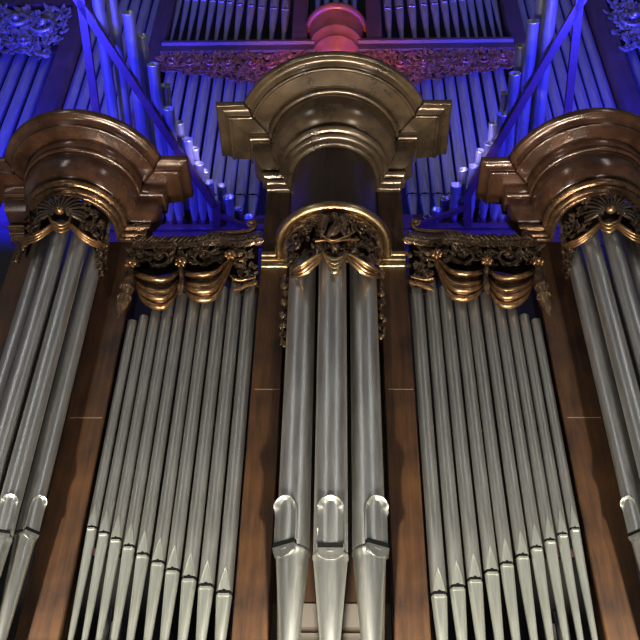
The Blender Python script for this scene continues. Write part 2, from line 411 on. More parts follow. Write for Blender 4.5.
# inner frames behind the bays (rack boards) and inner pipes seen between the feet
for s in (-1, 1):
    x0, x1 = sorted((s*.675, s*1.838))
    for zr, nm in ((4.15, 'upper'), (3.0, 'lower')):
        b = MB(); b.box(x0, x1, .17+.05*(nm=='upper'), .21+.05*(nm=='upper'), zr-.03, zr+.03)
        for xl in (x0+.002, x1-.032): b.box(xl, xl+.03, .17+.05*(nm=='upper'), .21+.05*(nm=='upper'), ZB, zr-.03)
        tag(b.build('rack_board', M['rack'], None, ((x0+x1)/2, .19, zr)), f'{nm} thin wooden rack board behind the slim pipes of the {SIDE[s]} bay', 'rack board')
    for k, (x, zt) in enumerate(((1.64, 2.62), (1.545, 2.52), (1.30, 2.36))):
        b = MB(); r = .042; prof = [(r*.5, ZB), (r, ZB+.4), (r, zt), (r*.85, zt), (r*.85, zt-.2)]
        b.lathe(prof, seg=20, caps=False)
        o = b.build('inner_pipe', M['tin_flat']); o.location = (s*x, .32, 0)
        tag(o, f'short inner pipe showing between feet of the {SIDE[s]} bay, {ORD[k]} from the outer post', 'organ pipe', 'inner pipes')
# low rail + board behind the central tower feet
b = MB(); b.box(-.42, .42, .20, .24, 2.45, 2.62); b.box(-.42, .42, .18, .24, 2.28, 2.40); b.box(-.42, -.36, .19, .235, ZB, 2.5); b.box(.36, .42, .19, .235, ZB, 2.5)
tag(b.build('toe_rail', M['hall'], None, (0, .2, 2.28)), 'grey wooden cross rail behind the feet of the central tower pipes', 'rail')

# ------------------------------------------------------------------ carvings
def px_curve(pts, n, f): return [f(x, y) for x, y in [(p.x, p.y) for p in bez([(a, c_, 0) for a, c_ in pts], n)]]
def leaf(mb, c, d, nrm, L, W):
    """small curled acanthus leaf: tapered, ridged, lifting at the tip"""
    W = W*1.55; d = d.normalized(); nrm = nrm.normalized(); sd = d.cross(nrm).normalized(); rows = []
    for i in range(6):
        t = i/5; w = W*sin(pi*(.12+.86*t))**.8; lift = L*(.10+.34*t*t)
        cpt = c+d*(L*t)+nrm*lift
        rows.append([cpt-sd*w-nrm*w*.15, cpt-sd*w*.5+nrm*w*.28, cpt+nrm*w*.05, cpt+sd*w*.5+nrm*w*.28, cpt+sd*w-nrm*w*.15])
    mb.grid(rows, False, True)
    mb.grid([[p-nrm*W*.25 for p in r] for r in rows], False, True, True)
def scroll(mb, c, e1, e2, nrm, R, turns, r0, sgn=1, ph=0):
    pts = []; rad = []
    n = int(26*turns)
    for i in range(n+1):
        t = i/n; a = ph+sgn*2*pi*turns*t; rr = R*(1-.86*t)
        pts.append(c+e1*(rr*cos(a))+e2*(rr*sin(a))+nrm*(R*.35*t)); rad.append(r0*(.75+.5*sin(pi*t)))
    mb.tube(pts, rad, 7)
    mb.blob(c+nrm*(R*.4), e1*R*.24, e2*R*.24, nrm*R*.24)
def swag_surface(top, bot, bulge, folds, nrm, n, sharp=.014):
    rows = []
    NV = folds*7
    for j in range(NV+1):
        v = j/NV; row = []
        for i in range(n+1):
            u = i/n; p = top[i].lerp(bot[i], v)
            env = sin(pi*min(max(u, .02), .98))**.6
            d = bulge*sin(pi*(.08+.80*v))*env + sharp*(abs(sin(pi*folds*v))-.5)*2*(.35+.65*env)
            row.append(p+nrm*d)
        rows.append(row)
    return rows

NF = Vector((0, -1, 0)); EX = Vector((1, 0, 0)); EZ = Vector((0, 0, 1))
def flat_carving(s):
    org = Vector((s*1.26, -.03, 5.3))
    root = thing('pipe_shade', org, f'dark gilt carved pipe shade with two swags over the {SIDE[s]} bay', 'carving')
    YC = -.03
    def f(px, py, dy=0.):
        p = at(px, py, YC); return Vector((s*abs(p.x), YC-dy, p.z))
    # openwork backing board behind the foliage and swags
    b = MB(); X0, X1 = .69, 1.835
    ol = [(128, 262), (128, 248), (150, 244), (200, 243), (258, 238), (258, 250), (257, 292), (232, 292), (225, 270), (190, 275), (182, 268), (140, 275)]
    q = [f(x, y) for x, y in ol]
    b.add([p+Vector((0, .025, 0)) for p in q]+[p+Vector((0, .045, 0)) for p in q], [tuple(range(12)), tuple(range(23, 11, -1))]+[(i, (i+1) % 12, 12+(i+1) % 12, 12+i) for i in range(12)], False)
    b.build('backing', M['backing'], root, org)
    # inner swag cloth, its shadow put into a dark colour
    # crest scroll
    b = MB()
    cr = px_curve([(252.5, 224.5), (256, 229), (252, 234), (240, 236.5), (228, 236.5), (216, 237), (205, 240), (200, 244)], 30, lambda x, y: f(x, y, .05))
    b.tube(cr, [.012+.012*sin(pi*min(1, i/30*1.1)) for i in range(31)], 8)
    scroll(b, f(251.5, 227.5, .045), EX, EZ, NF, .055, 1.4, .011, s, pi/2)
    cr = px_curve([(258, 240), (240, 241), (225, 240.5), (210, 243)], 18, lambda x, y: f(x, y, .04)); b.tube(cr, .012, 7)
    b.build('crest_scroll', M['swag'], root, org)
    # twisted garland along the top
    b = MB(); rnd = random.Random(5)
    path = px_curve([(134, 247), (160, 247.5), (190, 247), (215, 244), (235, 246), (257, 243)], 60, lambda x, y: f(x, y, .05))
    for i in range(0, 60, 2):
        d = (path[i+1]-path[i]).normalized()
        for k in (-1, 1):
            leaf(b, path[i]+EZ*k*.018, d*.95+EZ*k*.28, NF+EZ*k*.5, rnd.uniform(.09, .12), rnd.uniform(.020, .028))
    b.tube(path, .024, 6)
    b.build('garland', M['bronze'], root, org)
    # scroll foliage
    b = MB()
    for (x, y, R, sg, ph) in ((161, 261, .115, 1, 2.6), (204, 259.5, .115, -1, .4), (241, 257.5, .085, 1, 2.), (183, 262, .06, 1, 0), (140, 260, .07, -1, 1.), (224, 262, .055, 1, 3.)):
        scroll(b, f(x, y, .02), EX*s*-1, EZ, NF, R, 1.6, .019, sg, ph)
        for k in range(11):
            a = ph+k*2*pi/11+rnd.uniform(-.25, .25)
            e = EX*cos(a)+EZ*sin(a); leaf(b, f(x, y, .03)+e*R*.62, e+(EX*-sin(a)+EZ*cos(a))*.7*sg, NF, R*rnd.uniform(.6, .95), R*.14)
        for k in range(6):
            a = k*pi/3; e = EX*cos(a)+EZ*sin(a)
            b.blob(f(x, y, .06)+e*R*.2, e*R*.2, NF*R*.1, e.cross(NF)*R*.1, 6, 4)
    for k in range(46):                                         # loose leaves filling the field
        x = rnd.uniform(132, 257); y = rnd.uniform(248, 268)
        a = rnd.uniform(0, 2*pi); leaf(b, f(x, y, .015), EX*cos(a)+EZ*sin(a)*.6, NF, rnd.uniform(.06, .11), rnd.uniform(.012, .022))
    for k in range(40):                                         # flower cluster at the inner end
        x = rnd.uniform(236, 257); y = rnd.uniform(266, 289)
        a = rnd.uniform(0, 2*pi); leaf(b, f(x, y, .015), EX*cos(a)+EZ*sin(a), NF, rnd.uniform(.04, .08), rnd.uniform(.010, .018))
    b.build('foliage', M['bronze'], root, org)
    # swags
    for (tp, bt, nm) in (([(134, 272), (145, 277.5), (159, 280), (172, 278), (181, 270)], [(138, 289), (145, 304), (158, 311.5), (170, 308), (181, 288)], 0),
                         ([(184, 272), (195, 276), (207, 277), (220, 272), (230, 263)], [(186, 292), (193, 301), (205, 304.5), (218, 298), (233, 264)], 1)):
        n = 26
        T = px_curve(tp, n, lambda x, y: f(x, y, .0)); B = px_curve(bt, n, lambda x, y: f(x, y, .02))
        b = MB(); rows = swag_surface(T, B, .13, 4, NF, n, .020)
        b.grid(rows, False, True); b.grid([[p+Vector((0, .012, 0)) for p in r] for r in rows], False, True, True)
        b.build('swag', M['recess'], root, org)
        for grp in (((.02, .012), (.42, .022), (.36, .012)), ((.74, .018), (.82, .020), (.91, .024), (1.0, .028))):
            b = MB()
            for v, rr in grp:
                row = rows[int(v*(len(rows)-1))]
                b.tube([p+NF*.02 for p in row], [rr*(.45+.75*sin(pi*i/n)) for i in range(n+1)], 8)
            b.build('swag_fold', M['swag'], root, org)
    # knots
    for (x, y) in ((132.5, 271.5), (182, 270), (231, 262.5)):
        b = MB()
        for k in range(7):
            a = k*2*pi/7; e = EX*cos(a)+EZ*sin(a); b.blob(f(x, y, .10)+e*.034, e*.03, NF*.028, e.cross(NF)*.02, 7, 5)
        b.blob(f(x, y, .125), EX*.022, NF*.022, EZ*.022)
        b.build('knot', M['swag'], root, org)
    # pendant between the swags
    b = MB()
    pp = px_curve([(182, 274), (183, 285), (182, 297), (180.5, 303)], 12, lambda x, y: f(x, y, .10)); b.tube(pp, [.012, .022, .026, .022, .018, .024, .032, .034, .03, .026, .02, .014, .006], 9)
    b.build('pendant', M['bronze'], root, org)
    # tassel at the outer end
    b = MB()
    tp = px_curve([(132.5, 274), (130.5, 285), (128, 297), (126, 306), (123, 315), (120, 324)], 30, lambda x, y: f(x, y, .09))
    rad = []
    for i in range(31):
        u = i/30
        rad.append(.022+.034*sin(pi*min(1, u/.62))**.8 if u < .55 else .056*max(.16, 1-((u-.55)/.45)**1.5))
    b.tube(tp, rad, 14); 
    for u in (11, 17): 
        c = tp[u]; d = (tp[u+1]-tp[u]).normalized(); e1 = d.cross(NF).normalized(); e2 = d.cross(e1)
        for k in range(14):
            a = 2*pi*k/14; b.blob(c+(e1*cos(a)+e2*sin(a))*(rad[u]*1.0), e1*.011, e2*.011, d*.011, 6, 4)
    for k in range(8):
        a = 2*pi*k/8; b.tube([tp[i]+(EX*cos(a)+NF*sin(a))*rad[i]*1.0 for i in range(2, 28, 2)], .005, 4)
    b.build('tassel', M['bronze'], root, org)
    # fringe at the inner end
    b = MB()
    fr = px_curve([(235, 293), (243, 290.5), (250, 288), (256.5, 287)], 18, lambda x, y: f(x, y, .05))
    for p in fr: b.blob(p+EZ*rnd.uniform(-.008, .008), EX*.018, NF*.02, EZ*.026, 6, 4)
    fr2 = px_curve([(234, 283), (243, 284), (256, 281)], 14, lambda x, y: f(x, y, .05)); b.tube(fr2, .014, 6)
    b.build('fringe', M['swag'], root, org)
for s in (-1, 1): flat_carving(s)

def cyl_frame(p, cx, cy):
    n = Vector((p.x-cx, p.y-cy, 0)).normalized(); e = Vector((-n.y, n.x, 0)); return n, e
def centre_carving():
    cx, cy = 0., -CC; org = Vector((0, -CC-.43, 5.3))
    root = thing('pipe_shade', org, 'dark carved pipe shade with winged crest and gilt swags under the broad gilt ring', 'carving')
    RHO = .425
    def f(px, py, d=0.): 
        p = atcyl(px, py, cx, cy, RHO); n, e = cyl_frame(p, cx, cy); return p+n*d
    def nrm(p): return cyl_frame(p, cx, cy)[0]
    rnd = random.Random(11)
    # curved openwork backing
    b = MB(); K = 40
    top = []; bot = []
    for i in range(K+1):
        a = -radians(84)+radians(168)*i/K; n = Vector((sin(a), -cos(a), 0)); u = abs(i/K*2-1)
        zt = zg-.09; zb = 5.36+.13*abs(sin(2*a))-.05*u
        p = Vector((cx, cy, 0))+n*(RHO-.012); top.append(p+EZ*zt); bot.append(p+EZ*zb)
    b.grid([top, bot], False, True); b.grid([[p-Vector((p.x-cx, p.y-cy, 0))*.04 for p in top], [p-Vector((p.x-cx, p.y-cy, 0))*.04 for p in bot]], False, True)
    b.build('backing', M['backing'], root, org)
    # foliage under the ring
    b = MB()
    for k in range(150):
        px = rnd.uniform(290, 377); u = (px-333.5)/44
        ytop = 215+24*u*u; ybot = 258+8*abs(u)
        py = rnd.uniform(ytop, ybot)
        p = f(px, py, .01); n, e = cyl_frame(p, cx, cy); a = rnd.uniform(0, 2*pi)
        leaf(b, p, e*cos(a)+EZ*sin(a), n, rnd.uniform(.05, .10), rnd.uniform(.012, .022))
    for (px, py, R, sg) in ((300, 246, .07, 1), (367, 246, .07, -1), (308, 232, .06, -1), (359, 232, .06, 1), (318, 221, .05, 1), (349, 221, .05, -1), (297, 260, .05, -1), (370, 260, .05, 1)):
        p = f(px, py, .02); n, e = cyl_frame(p, cx, cy); scroll(b, p, e, EZ, n, R, 1.4, .011, sg, 1.)
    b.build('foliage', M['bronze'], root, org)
    # winged crest figure-like bird form, head and ribbon
    b = MB()
    body = px_curve([(328, 244), (333, 238), (337, 231), (335, 224), (333, 219)], 14, lambda x, y: f(x, y, .07)); b.tube(body, [.02, .03, .042, .05, .052, .05, .046, .042, .036, .03, .028, .03, .032, .026, .012], 10)
    for sg in (-1, 1):
        for k in range(9):
            a = f(333+sg*(3+k*.6), 226+k*1.6, .07); t = f(333+sg*(15-k*.5), 220+k*2.9, .05)
            b.tube([a, a.lerp(t, .5)+nrm(a)*.03, t], [.016, .02, .008], 6)
    b.build('winged_crest', M['bronze'], root, org)
    b = MB()
    rb = px_curve([(318, 247), (326, 246), (333, 248), (341, 246), (355, 245)], 16, lambda x, y: f(x, y, .07)); b.tube(rb, .010, 6)
    rb = px_curve([(321, 236), (325, 243), (333, 247), (344, 243), (351, 237)], 16, lambda x, y: f(x, y, .08)); b.tube(rb, .012, 6)
    b.build('ribbon', M['swag'], root, org)
    # small head and central cup of drapery
    b = MB(); c = f(334.5, 254.5, .06); b.blob(c, EX*.035, NF*.036, EZ*.045, 12, 8); b.blob(c+EZ*.03, EX*.045, NF*.03, EZ*.025, 12, 6)
    for sx in (-1, 1): b.blob(c+Vector((sx*.013, -.033, .006)), EX*.006, NF*.005, EZ*.005, 6, 4)
    b.blob(c+Vector((0, -.038, -.006)), EX*.006, NF*.010, EZ*.012, 6, 4); b.tube([c+Vector((-.014, -.032, -.024)), c+Vector((0, -.036, -.026)), c+Vector((.014, -.032, -.024))], .004, 5)
    b.build('mask', M['bronze'], root, org)
    b = MB()
    for k in range(4):
        w = 10.5-k*1.4; y = 262+k*3.4
        cv = px_curve([(334.5-w, y-5), (334.5-w*.6, y+1.5), (334.5, y+4), (334.5+w*.6, y+1.5), (334.5+w, y-5)], 16, lambda x, y_: f(x, y_, .075-.008*k)); b.tube(cv, [.006+.016*sin(pi*i/16) for i in range(17)], 8)
    b.build('swag', M['gold'], root, org)
    b = MB(); T = px_curve([(325, 258), (334.5, 262), (344, 258)], 12, lambda x, y: f(x, y, .03)); B = px_curve([(326, 264), (334.5, 279), (343, 264)], 12, lambda x, y: f(x, y, .02))
    b.grid(swag_surface(T, B, .03, 2, NF, 12, .006), False, True); b.build('drapery', M['swag'], root, org)
    # side swags
    for sg in (-1, 1):
        X = lambda x: 334.5+sg*(x)
        tp = [(X(11), 257), (X(20), 263), (X(30), 268.5), (X(40), 270)]; bt = [(X(10), 259), (X(18), 269), (X(29), 277.5), (X(41), 279)]
        n = 20
        T = px_curve(tp, n, lambda x, y: f(x, y, .02)); B = px_curve(bt, n, lambda x, y: f(x, y, .03))
        b = MB(); nn = nrm(f(X(25), 268)); rows = swag_surface(T, B, .05, 3, nn, n, .012)
        b.grid(rows, False, True); b.grid([[p-nn*.012 for p in r] for r in rows], False, True, True); b.build('swag', M['swag'], root, org)
        b = MB()
        for v, rr in ((0, .010), (.5, .012), (1., .014)):
            b.tube([p+nn*.01 for p in rows[int(v*(len(rows)-1))]], rr, 6)
        b.build('swag_hem', M['gold'], root, org)
        # curl at the outer end of the swag
        b = MB(); p = f(X(39), 264, .03); n_, e = cyl_frame(p, cx, cy); scroll(b, p, e, EZ, n_, .05, 1.2, .012, sg, 0)
        b.build('end_curl', M['bronze'], root, org)
        # drop of husks
        b = MB(); str_ = []
        for k in range(26):
            t = k/25; y = 262+t*64; x = X(44+5*sin(pi*min(1, t*1.5))*.6+1.2*sin(k*2.1)+ (3 if t > .2 else 0))
            p = f(min(max(x, 284), 384), y, .02)
            p = Vector((sg*(.40+.028*sin(k*2.3)*.5+.02), -.13-.02*cos(k*1.7), p.z))
            rr = .034*(1-.5*t)+.008*sin(k*1.9); str_.append(p)
            b.blob(p, EX*rr*1.1, NF*rr, EZ*rr*1.5, 7, 5)
            if k % 2 == 0: leaf(b, p, EX*sg*rnd.uniform(-.6, .8)-EZ*.7, NF, .05*(1-.4*t), .012)
        b.tube(str_, .012, 6)
        b.build('husk_drop', M['bronze'], root, org)
centre_carving()

def side_carving(s):
    cx, cy = s*SX, -SC; org = Vector((s*SX, -SC-.36, 5.5))
    root = thing('pipe_shade', org, f'dark carved fan shell pipe shade with gilt swags at the head of the {SIDE[s]} tower', 'carving')
    RHO = .36
    def f(px, py, d=0.):                    # authored on the left tower, mirrored for the other
        p = atcyl(px, py, -SX, cy, RHO); n = Vector((p.x+SX, p.y-cy, 0)).normalized(); p = p+n*d
        return Vector((p.x if s < 0 else -p.x, p.y, p.z+ZSS[s]-ZSS[-1]))
    def nrm(p): return cyl_frame(p, cx, cy)[0]
    rnd = random.Random(21)
    kc = (61.5, 222)
    b = MB(); K = 36; top = []; bot = []
    for i in range(K+1):
        a = -radians(82)+radians(164)*i/K; n = Vector((sin(a), -cos(a), 0))
        p = Vector((cx, cy, 0))+n*(RHO-.012); top.append(p+EZ*(ZSS[s]+.02)); bot.append(p+EZ*(ZSS[s]-ZSS[-1]+5.86-.22*abs(sin(a))**1.2))
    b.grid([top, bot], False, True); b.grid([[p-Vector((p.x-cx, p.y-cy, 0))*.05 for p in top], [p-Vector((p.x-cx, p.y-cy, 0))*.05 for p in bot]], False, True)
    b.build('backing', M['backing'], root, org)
    # shell fan
    b = MB()
    N_ = 17
    for k in range(N_):
        a = radians(-8)+radians(196)*k/(N_-1)
        r1 = 24 if 2 < k < N_-3 else 20
        e = (kc[0]+r1*1.12*cos(a), kc[1]-r1*sin(a)*1.0-1)
        m_ = (kc[0]+r1*.55*cos(a), kc[1]-r1*.55*sin(a)-.5); st = (kc[0]+5*cos(a), kc[1]-5*sin(a))
        p0, p1, p2 = f(*st, .10), f(*m_, .075), f(*e, .02)
        b.tube([p0, p0.lerp(p1, .5)+NF*.010, p1+NF*.012, p1.lerp(p2, .5)+NF*.014, p2], [.006, .009, .013, .016, .012], 8)
    b.build('shell', M['shell'], root, org)
    b = MB(); c = f(kc[0], kc[1]-1.5, .12); b.blob(c, EX*.05, NF*.045, EZ*.035, 14, 8)
    b.build('shell_knob', M['swag'], root, org)
    b = MB()
    for k in range(3):
        w = 8.6-k*1.0; y = 229+k*2.7
        cv = px_curve([(kc[0]-w, y-6), (kc[0]-w*.75, y+1), (kc[0], y+4), (kc[0]+w*.75, y+1), (kc[0]+w, y-6)], 16, lambda x, y_: f(x, y_, .10-.01*k)); b.tube(cv, [.008+.010*sin(pi*i/16) for i in range(17)], 8)
    b.build('cup', M['swag'], root, org)
    # pierced foliage at both sides
    b = MB()
    for k in range(130):
        sd = rnd.choice((-1, 1)); a = rnd.uniform(0, 2*pi)
        x = kc[0]+sd*rnd.uniform(20, 41) if sd > 0 else kc[0]-rnd.uniform(20, 34); u = abs(x-kc[0])
        y = rnd.uniform(200+(u-20)*.9, 232+(u-20)*.55)
        p = f(x, y, .01); n, e = cyl_frame(p, cx, cy); leaf(b, p, e*cos(a)+EZ*sin(a), n, rnd.uniform(.035, .07), rnd.uniform(.009, .016))
    b.build('foliage', M['bronze'], root, org)
    # gilt drapery edges
    for nm, pts in (('swag', [(55, 228), (47, 234), (38, 239.5), (26, 243)]), ('swag', [(70, 228), (79, 236), (89, 242.5), (100, 246)])):
        b = MB()
        for k in range(3):
            cv = px_curve([(x, y+k*1.5*min(1, i*.5+.3)) for i, (x, y) in enumerate(pts)], 18, lambda x, y: f(x, y, .05-.012*k)); b.tube(cv, .013, 7)
        b.build(nm, M['swag'], root, org)
    # husk drops
    for (x0, y0, x1, y1) in ((27, 243, 18, 262), (105, 236, 103, 268), (97, 246, 101, 276)):
        b = MB(); str_ = []
        for k in range(16):
            t = k/15; p = f(x0+(x1-x0)*t+1.4*sin(k*2.2), y0+(y1-y0)*t, .015); rr = .022*(1-.45*t)+.005*sin(k*2); str_.append(p)
            b.blob(p, EX*rr, NF*rr, EZ*rr*1.5, 7, 5); leaf(b, p, EX*rnd.uniform(-.8, .8)-EZ*.6, NF, .045, .011)
        b.tube(str_, .010, 6)
        b.build('husk_drop', M['bronze'], root, org)
for s in (-1, 1): side_carving(s)

# ------------------------------------------------------------------ rear organ
YR = 2.7
def atR(px, py, y=YR): return at(px, py, y)
def mirror_x(a, s): return a
YF = YR-.2; zrail_b = .5*(at(165, 49, YF).z+at(500, 47, YF).z); zrail_t = .5*(at(165, 40.5, YF).z+at(500, 37, YF).z)
xA0, xA1 = .5*(-atR(164, 45).x+atR(508, 45).x), .5*(-atR(150, 45).x+atR(524, 45).x)
xB0, xB1 = .5*(-atR(75, 60).x+atR(602, 50).x), .5*(-atR(58, 60).x+atR(617, 50).x)
xB0 = -atR(75, 60).x; xB1 = -atR(58, 60).x
zTOP = 17.5; zCH = 9.1
# mid flats
for s in (-1, 1):
    L = [(173, 62), (184, 64), (196, 66), (208, 68), (220, 70), (231.5, 73), (242.5, 76), (253, 79), (264, 82)] if s < 0 else [(497, 62), (484.5, 64), (472, 66), (459.5, 68), (448, 70), (436.5, 73), (425, 75), (414, 78), (403, 80)]
    for k, (px, py) in enumerate(L):
        p = atR(px, py); zm = 9.70
        flue_pipe((p.x, YR, zCH), .080, zm-zCH, p.z+.35-zm, f'violet-lit pipe of the rear organ, {ORD[k]} from the {SIDE[s]} rear post under the red carving', 0, f'rear {SIDE[s]} bay pipes', M['zinc'], M['zinc'], tip=.3, lip_h=.3)
# upper flats
UL = [(40, 178, 172.8, 1), (0, 186.5, 181, 1.5), (0, 194.5, 189.6, 2), (0, 203, 198, 2), (0, 212, 207.4, 3), (0, 221, 216.6, 4), (0, 229.4, 226, 5), (0, 240, 236, 7), (0, 250.6, 248, 8), (0, 261.6, 259, 10), (0, 274, 271.5, 11), (0, 286, 283.5, 12)]
UR = [(387.5, 389, 11), (399.7, 401.6, 10), (412.5, 414, 8.5), (424, 427, 7), (435, 438, 6), (445, 448, 4), (454, 457.5, 3), (463.5, 467, 2), (472, 475, 1.5), (480, 484, 1), (489, 492.5, 0), (496, 500, 0)]
for s, LL in ((-1, [(a, b_, c_) for _, a, b_, c_ in UL][::-1]), (1, UR)):
    for k, (xm, xt, ym) in enumerate(LL):
        p = atR(xm, ym, YR+.05); q = atR(xt, 38.5, YR+.05)
        r = .082-.0022*k
        flue_pipe((.5*(p.x+q.x), YR+.05, zrail_t), r, p.z-zrail_t, 2.4, f'upper rear pipe above the red carving, {ORD[k]} from the round turret on the {SIDE[s]} side', 0, f'upper rear {SIDE[s]} pipes', M['zinc'], M['zinc'], tip=.25, lip_h=.3)
for k, px in enumerate((318, 327, 336, 345, 354)):
    p = atR(px, 2, YR-.15)
    b = MB(); b.lathe([(.03, 0), (.07, 1.0), (.07, 3.0)], seg=20); o = b.build('organ_pipe', M['zinc']); o.location = (p.x, YR-.1-.12*(1-((px-336)/18)**2), 14.13)
    tag(o, f'blue-lit pipe foot standing on the round turret, {ORD[k]} of five counted from its left', 'organ pipe', 'turret pipes')
# rear rail with bevel
b = MB()
prof = [(-.02, zrail_t+.02), (-.10, zrail_t), (-.10, zrail_t-.06), (-.055, zrail_t-.09), (-.055, zrail_b+.03), (-.02, zrail_b), (.30, zrail_b), (.30, zrail_t+.02)]
for s in (-1, 1):
    b = MB(); rows = [[(s*x, YR-.1+a, z) for a, z in prof] for x in (.30, xA0+.02)]
    b.grid(rows, True, False); b.fan(rows[0]); b.fan(rows[1], False, True)
    tag(b.build('rear_rail', M['rear_wood'], None, (s*1.5, YR, zrail_b)), f'horizontal moulded rail of the rear organ on the {SIDE[s]} side of the turret', 'rail')
# posts
def rpost(x0, x1, y0, y1, z0, z1, label):
    x0, x1 = sorted((x0, x1)); post('rear_post', x0, x1, z0, z1, y0, y1, label, M['rear_wood'])
xi0 = .5*(-atR(308, 20).x+atR(365, 20).x); xi1 = .5*(-atR(293, 20).x+atR(380, 20).x)
for s in (-1, 1):
    rpost(s*xA0, s*xA1, YR-.12, YR+.3, zCH, zTOP, f'dark rear post between the {SIDE[s]} violet bay and the blue rear pipes')
    rpost(s*xi0, s*xi1, YR-.16, YR+.25, zrail_t, zTOP, f'short dark post on the {SIDE[s]} flank of the round turret')
    rpost(s*xB0, s*xB1, YR-.15, YR+.3, zCH, zTOP, f'plain blue-lit outer rear post on the {SIDE[s]}, beside the far blue pipes')
    # pipes of the middle field, six
    n = 6
    for k in range(n):
        x = xA1+.10+(xB0-xA1-.2)*k/(n-1)
        flue_pipe((s*x, YR+.12, zCH), .09, 1.2, 7.1, f'blue rear pipe, {ORD[k]} outward from the dark rear post behind the {SIDE[s]} trumpets', 0, f'rear {SIDE[s]} blue pipes', M['zinc'], M['zinc'], lip_h=.3)
    # outer field
    for k in range(6):
        p = atR(46-14.3*k, 62); x = -p.x
        flue_pipe((s*x, YR+.05, zCH), .096, 1.4, p.z+.25-zCH-1.4, f'vivid blue rear pipe under the far {SIDE[s]} carving, {ORD[k]} outward from the outer post', 0, f'far {SIDE[s]} rear pipes', M['zinc'], M['zinc'], lip_h=.3)
    b = MB(); pz = at(60, 13, YR-.14).z+.26
    x0, x1 = sorted((s*(xB1-.02), s*(xB1+2.2)))
    b.box(x0, x1, YR-.14, YR+.3, pz+.05, pz+.5); b.box(x0, x1, YR-.2, YR+.3, pz+.5, pz+.62)
    tag(b.build('rear_lintel', M['rear_wood'], None, ((x0+x1)/2, YR, pz)), f'dark lintel above the far {SIDE[s]} blue carving', 'lintel')
# rear carvings
def leaf_band(root_name, label, org, region, n, mat, LW, curls):
    root = thing(root_name, org, label, 'carving'); rnd = random.Random(hash(n) % 97)
    b = MB()
    for k in range(n):
        p = region(rnd.random(), rnd.random()); a = rnd.uniform(0, 2*pi)
        leaf(b, p, EX*cos(a)+EZ*sin(a), NF, rnd.uniform(*LW), rnd.uniform(LW[0]*.2, LW[1]*.22))
    for (u, v, R, sg) in curls: scroll(b, region(u, v)+NF*.03, EX, EZ, NF, R, 1.5, R*.13, sg, u*9)
    b.build('foliage', mat, root, org)
    b = MB(); n2 = 24; T = [region(i/n2, 0)+Vector((0, .05, 0)) for i in range(n2+1)]; B = [region(i/n2, .86)+Vector((0, .05, 0)) for i in range(n2+1)]
    b.grid([T, B, [p+Vector((0, .03, 0)) for p in B], [p+Vector((0, .03, 0)) for p in T]], False, False); b.build('backing', M['rear_wood'], root, org)
    return root
for s in (-1, 1):
    def reg(u, v, s=s):
        x = xA0-.02-(xA0-.42)*u; zt = zrail_b-.07; zb = zt-.37-.66*min(u, .75)-.04*sin(u*40)
        return Vector((s*x, YR-.13, zt+(zb-zt)*v))
    leaf_band('rear_pipe_shade', f'red-lit carved leaf frieze under the rear rail, {SIDE[s]} of the turret', (s*1.7, YR-.13, zrail_b-.5), reg, 900, M['rear_carving'], (.06, .14), [(u, .45, .12, 1 if i % 2 else -1) for i, u in enumerate((.08, .2, .33, .46, .6, .74, .88))])
    def reg2(u, v, s=s):
        x = xB1+.02+1.7*u; zt = at(60, 11, YR-.12).z; zb = at(50, 58, YR-.12).z+.30*min(1, u*1.2)+.04*sin(u*30)
        return Vector((s*x, YR-.12, zt+(zb-zt)*v))
    leaf_band('rear_pipe_shade', f'blue-lit carved leaf panel over the far {SIDE[s]} rear pipes', (s*4.6, YR-.12, zrail_b-.6), reg2, 520, M['far_carving'], (.10, .20), [(.2, .4, .26, 1), (.5, .35, .3, -1), (.8, .4, .26, 1), (.35, .75, .16, -1)])
# turret
tx = atR(336, 20, YR-.3).x
def zt_(ay, r): return at(336, ay, YR-r).z
z1, z2, z3 = zt_(4, .53), zt_(25, .455), zt_(36, .39)
tr = thing('turret_base', (tx, YR, zrail_b-.1), 'round stepped turret base of the rear organ glowing red above the central cornice', 'turret')
o = Vector((tx, YR, zrail_b-.1))
def half(prof): 
    b = MB(); b.lathe(prof, tx, YR, 48, pi, 2*pi); return b
ztr = z1
b = half([(.30, ztr+.12), (.50, ztr+.10), (.53, ztr+.06), (.545, ztr+.02), (.535, ztr-.03), (.51, ztr-.06), (.475, ztr-.065)]); b.build('rim', M['rear_red'], tr, o)
b = half([(.485, ztr-.05), (.47, ztr-.07), (.46, z2+.03)]); b.build('upper_band', M['rear_red'], tr, o)
b = half([(.462, z2+.04), (.468, z2+.01), (.462, z2-.02), (.42, z2-.03), (.40, z3+.03)]); b.build('middle_step', M['rear_red'], tr, o)
b = half([(.402, z3+.03), (.408, z3+.005), (.400, z3-.02), (.36, z3-.03), (.33, zrail_b-.08), (.10, zrail_b-.16)]); b.build('lower_step', M['rear_red'], tr, o)

# ------------------------------------------------------------------ slanting trumpets (open pipes) in two racks
YC0, ZC0, AL = 2.25, 8.62, radians(77)
KC = cos(AL)/sin(AL); DV = Vector((0, -sin(AL), cos(AL)))
TL = [(93, -34, 6.3), (110, -10, 6.3), (128.3, 12.5, 6.3), (141.7, 35, 5.7), (153, 64, 5.9), (165, 85, 5.3), (168.5, 108, 5.7), (178.5, 122, 4.8), (187.5, 139, 4.8), (194.5, 148, 4.2), (198.5, 163, 4.7), (205, 170.5, 4.2), (209, 181.5, 4.7), (221.5, 185, 4.9), (228.5, 196.5, 5.6), (238.5, 208.5, 4.6), (249, 216, 4.8)]
TRt = [(556, -36, 6.3), (542.5, -8, 6.3), (533.2, 21, 6.4), (521, 45, 5.5), (515, 73, 5.9), (505.6, 92.5, 4.6), (503, 113.5, 5.9), (493.5, 123, 4.6), (489, 143, 4.9), (480.5, 150, 4.6), (473.5, 165.5, 4.8), (463, 169, 4.9), (456, 184.5, 5.6), (445, 198, 5.2), (436.5, 209, 4.6), (427, 217.5, 4.2), (419, 222.5, 4)]
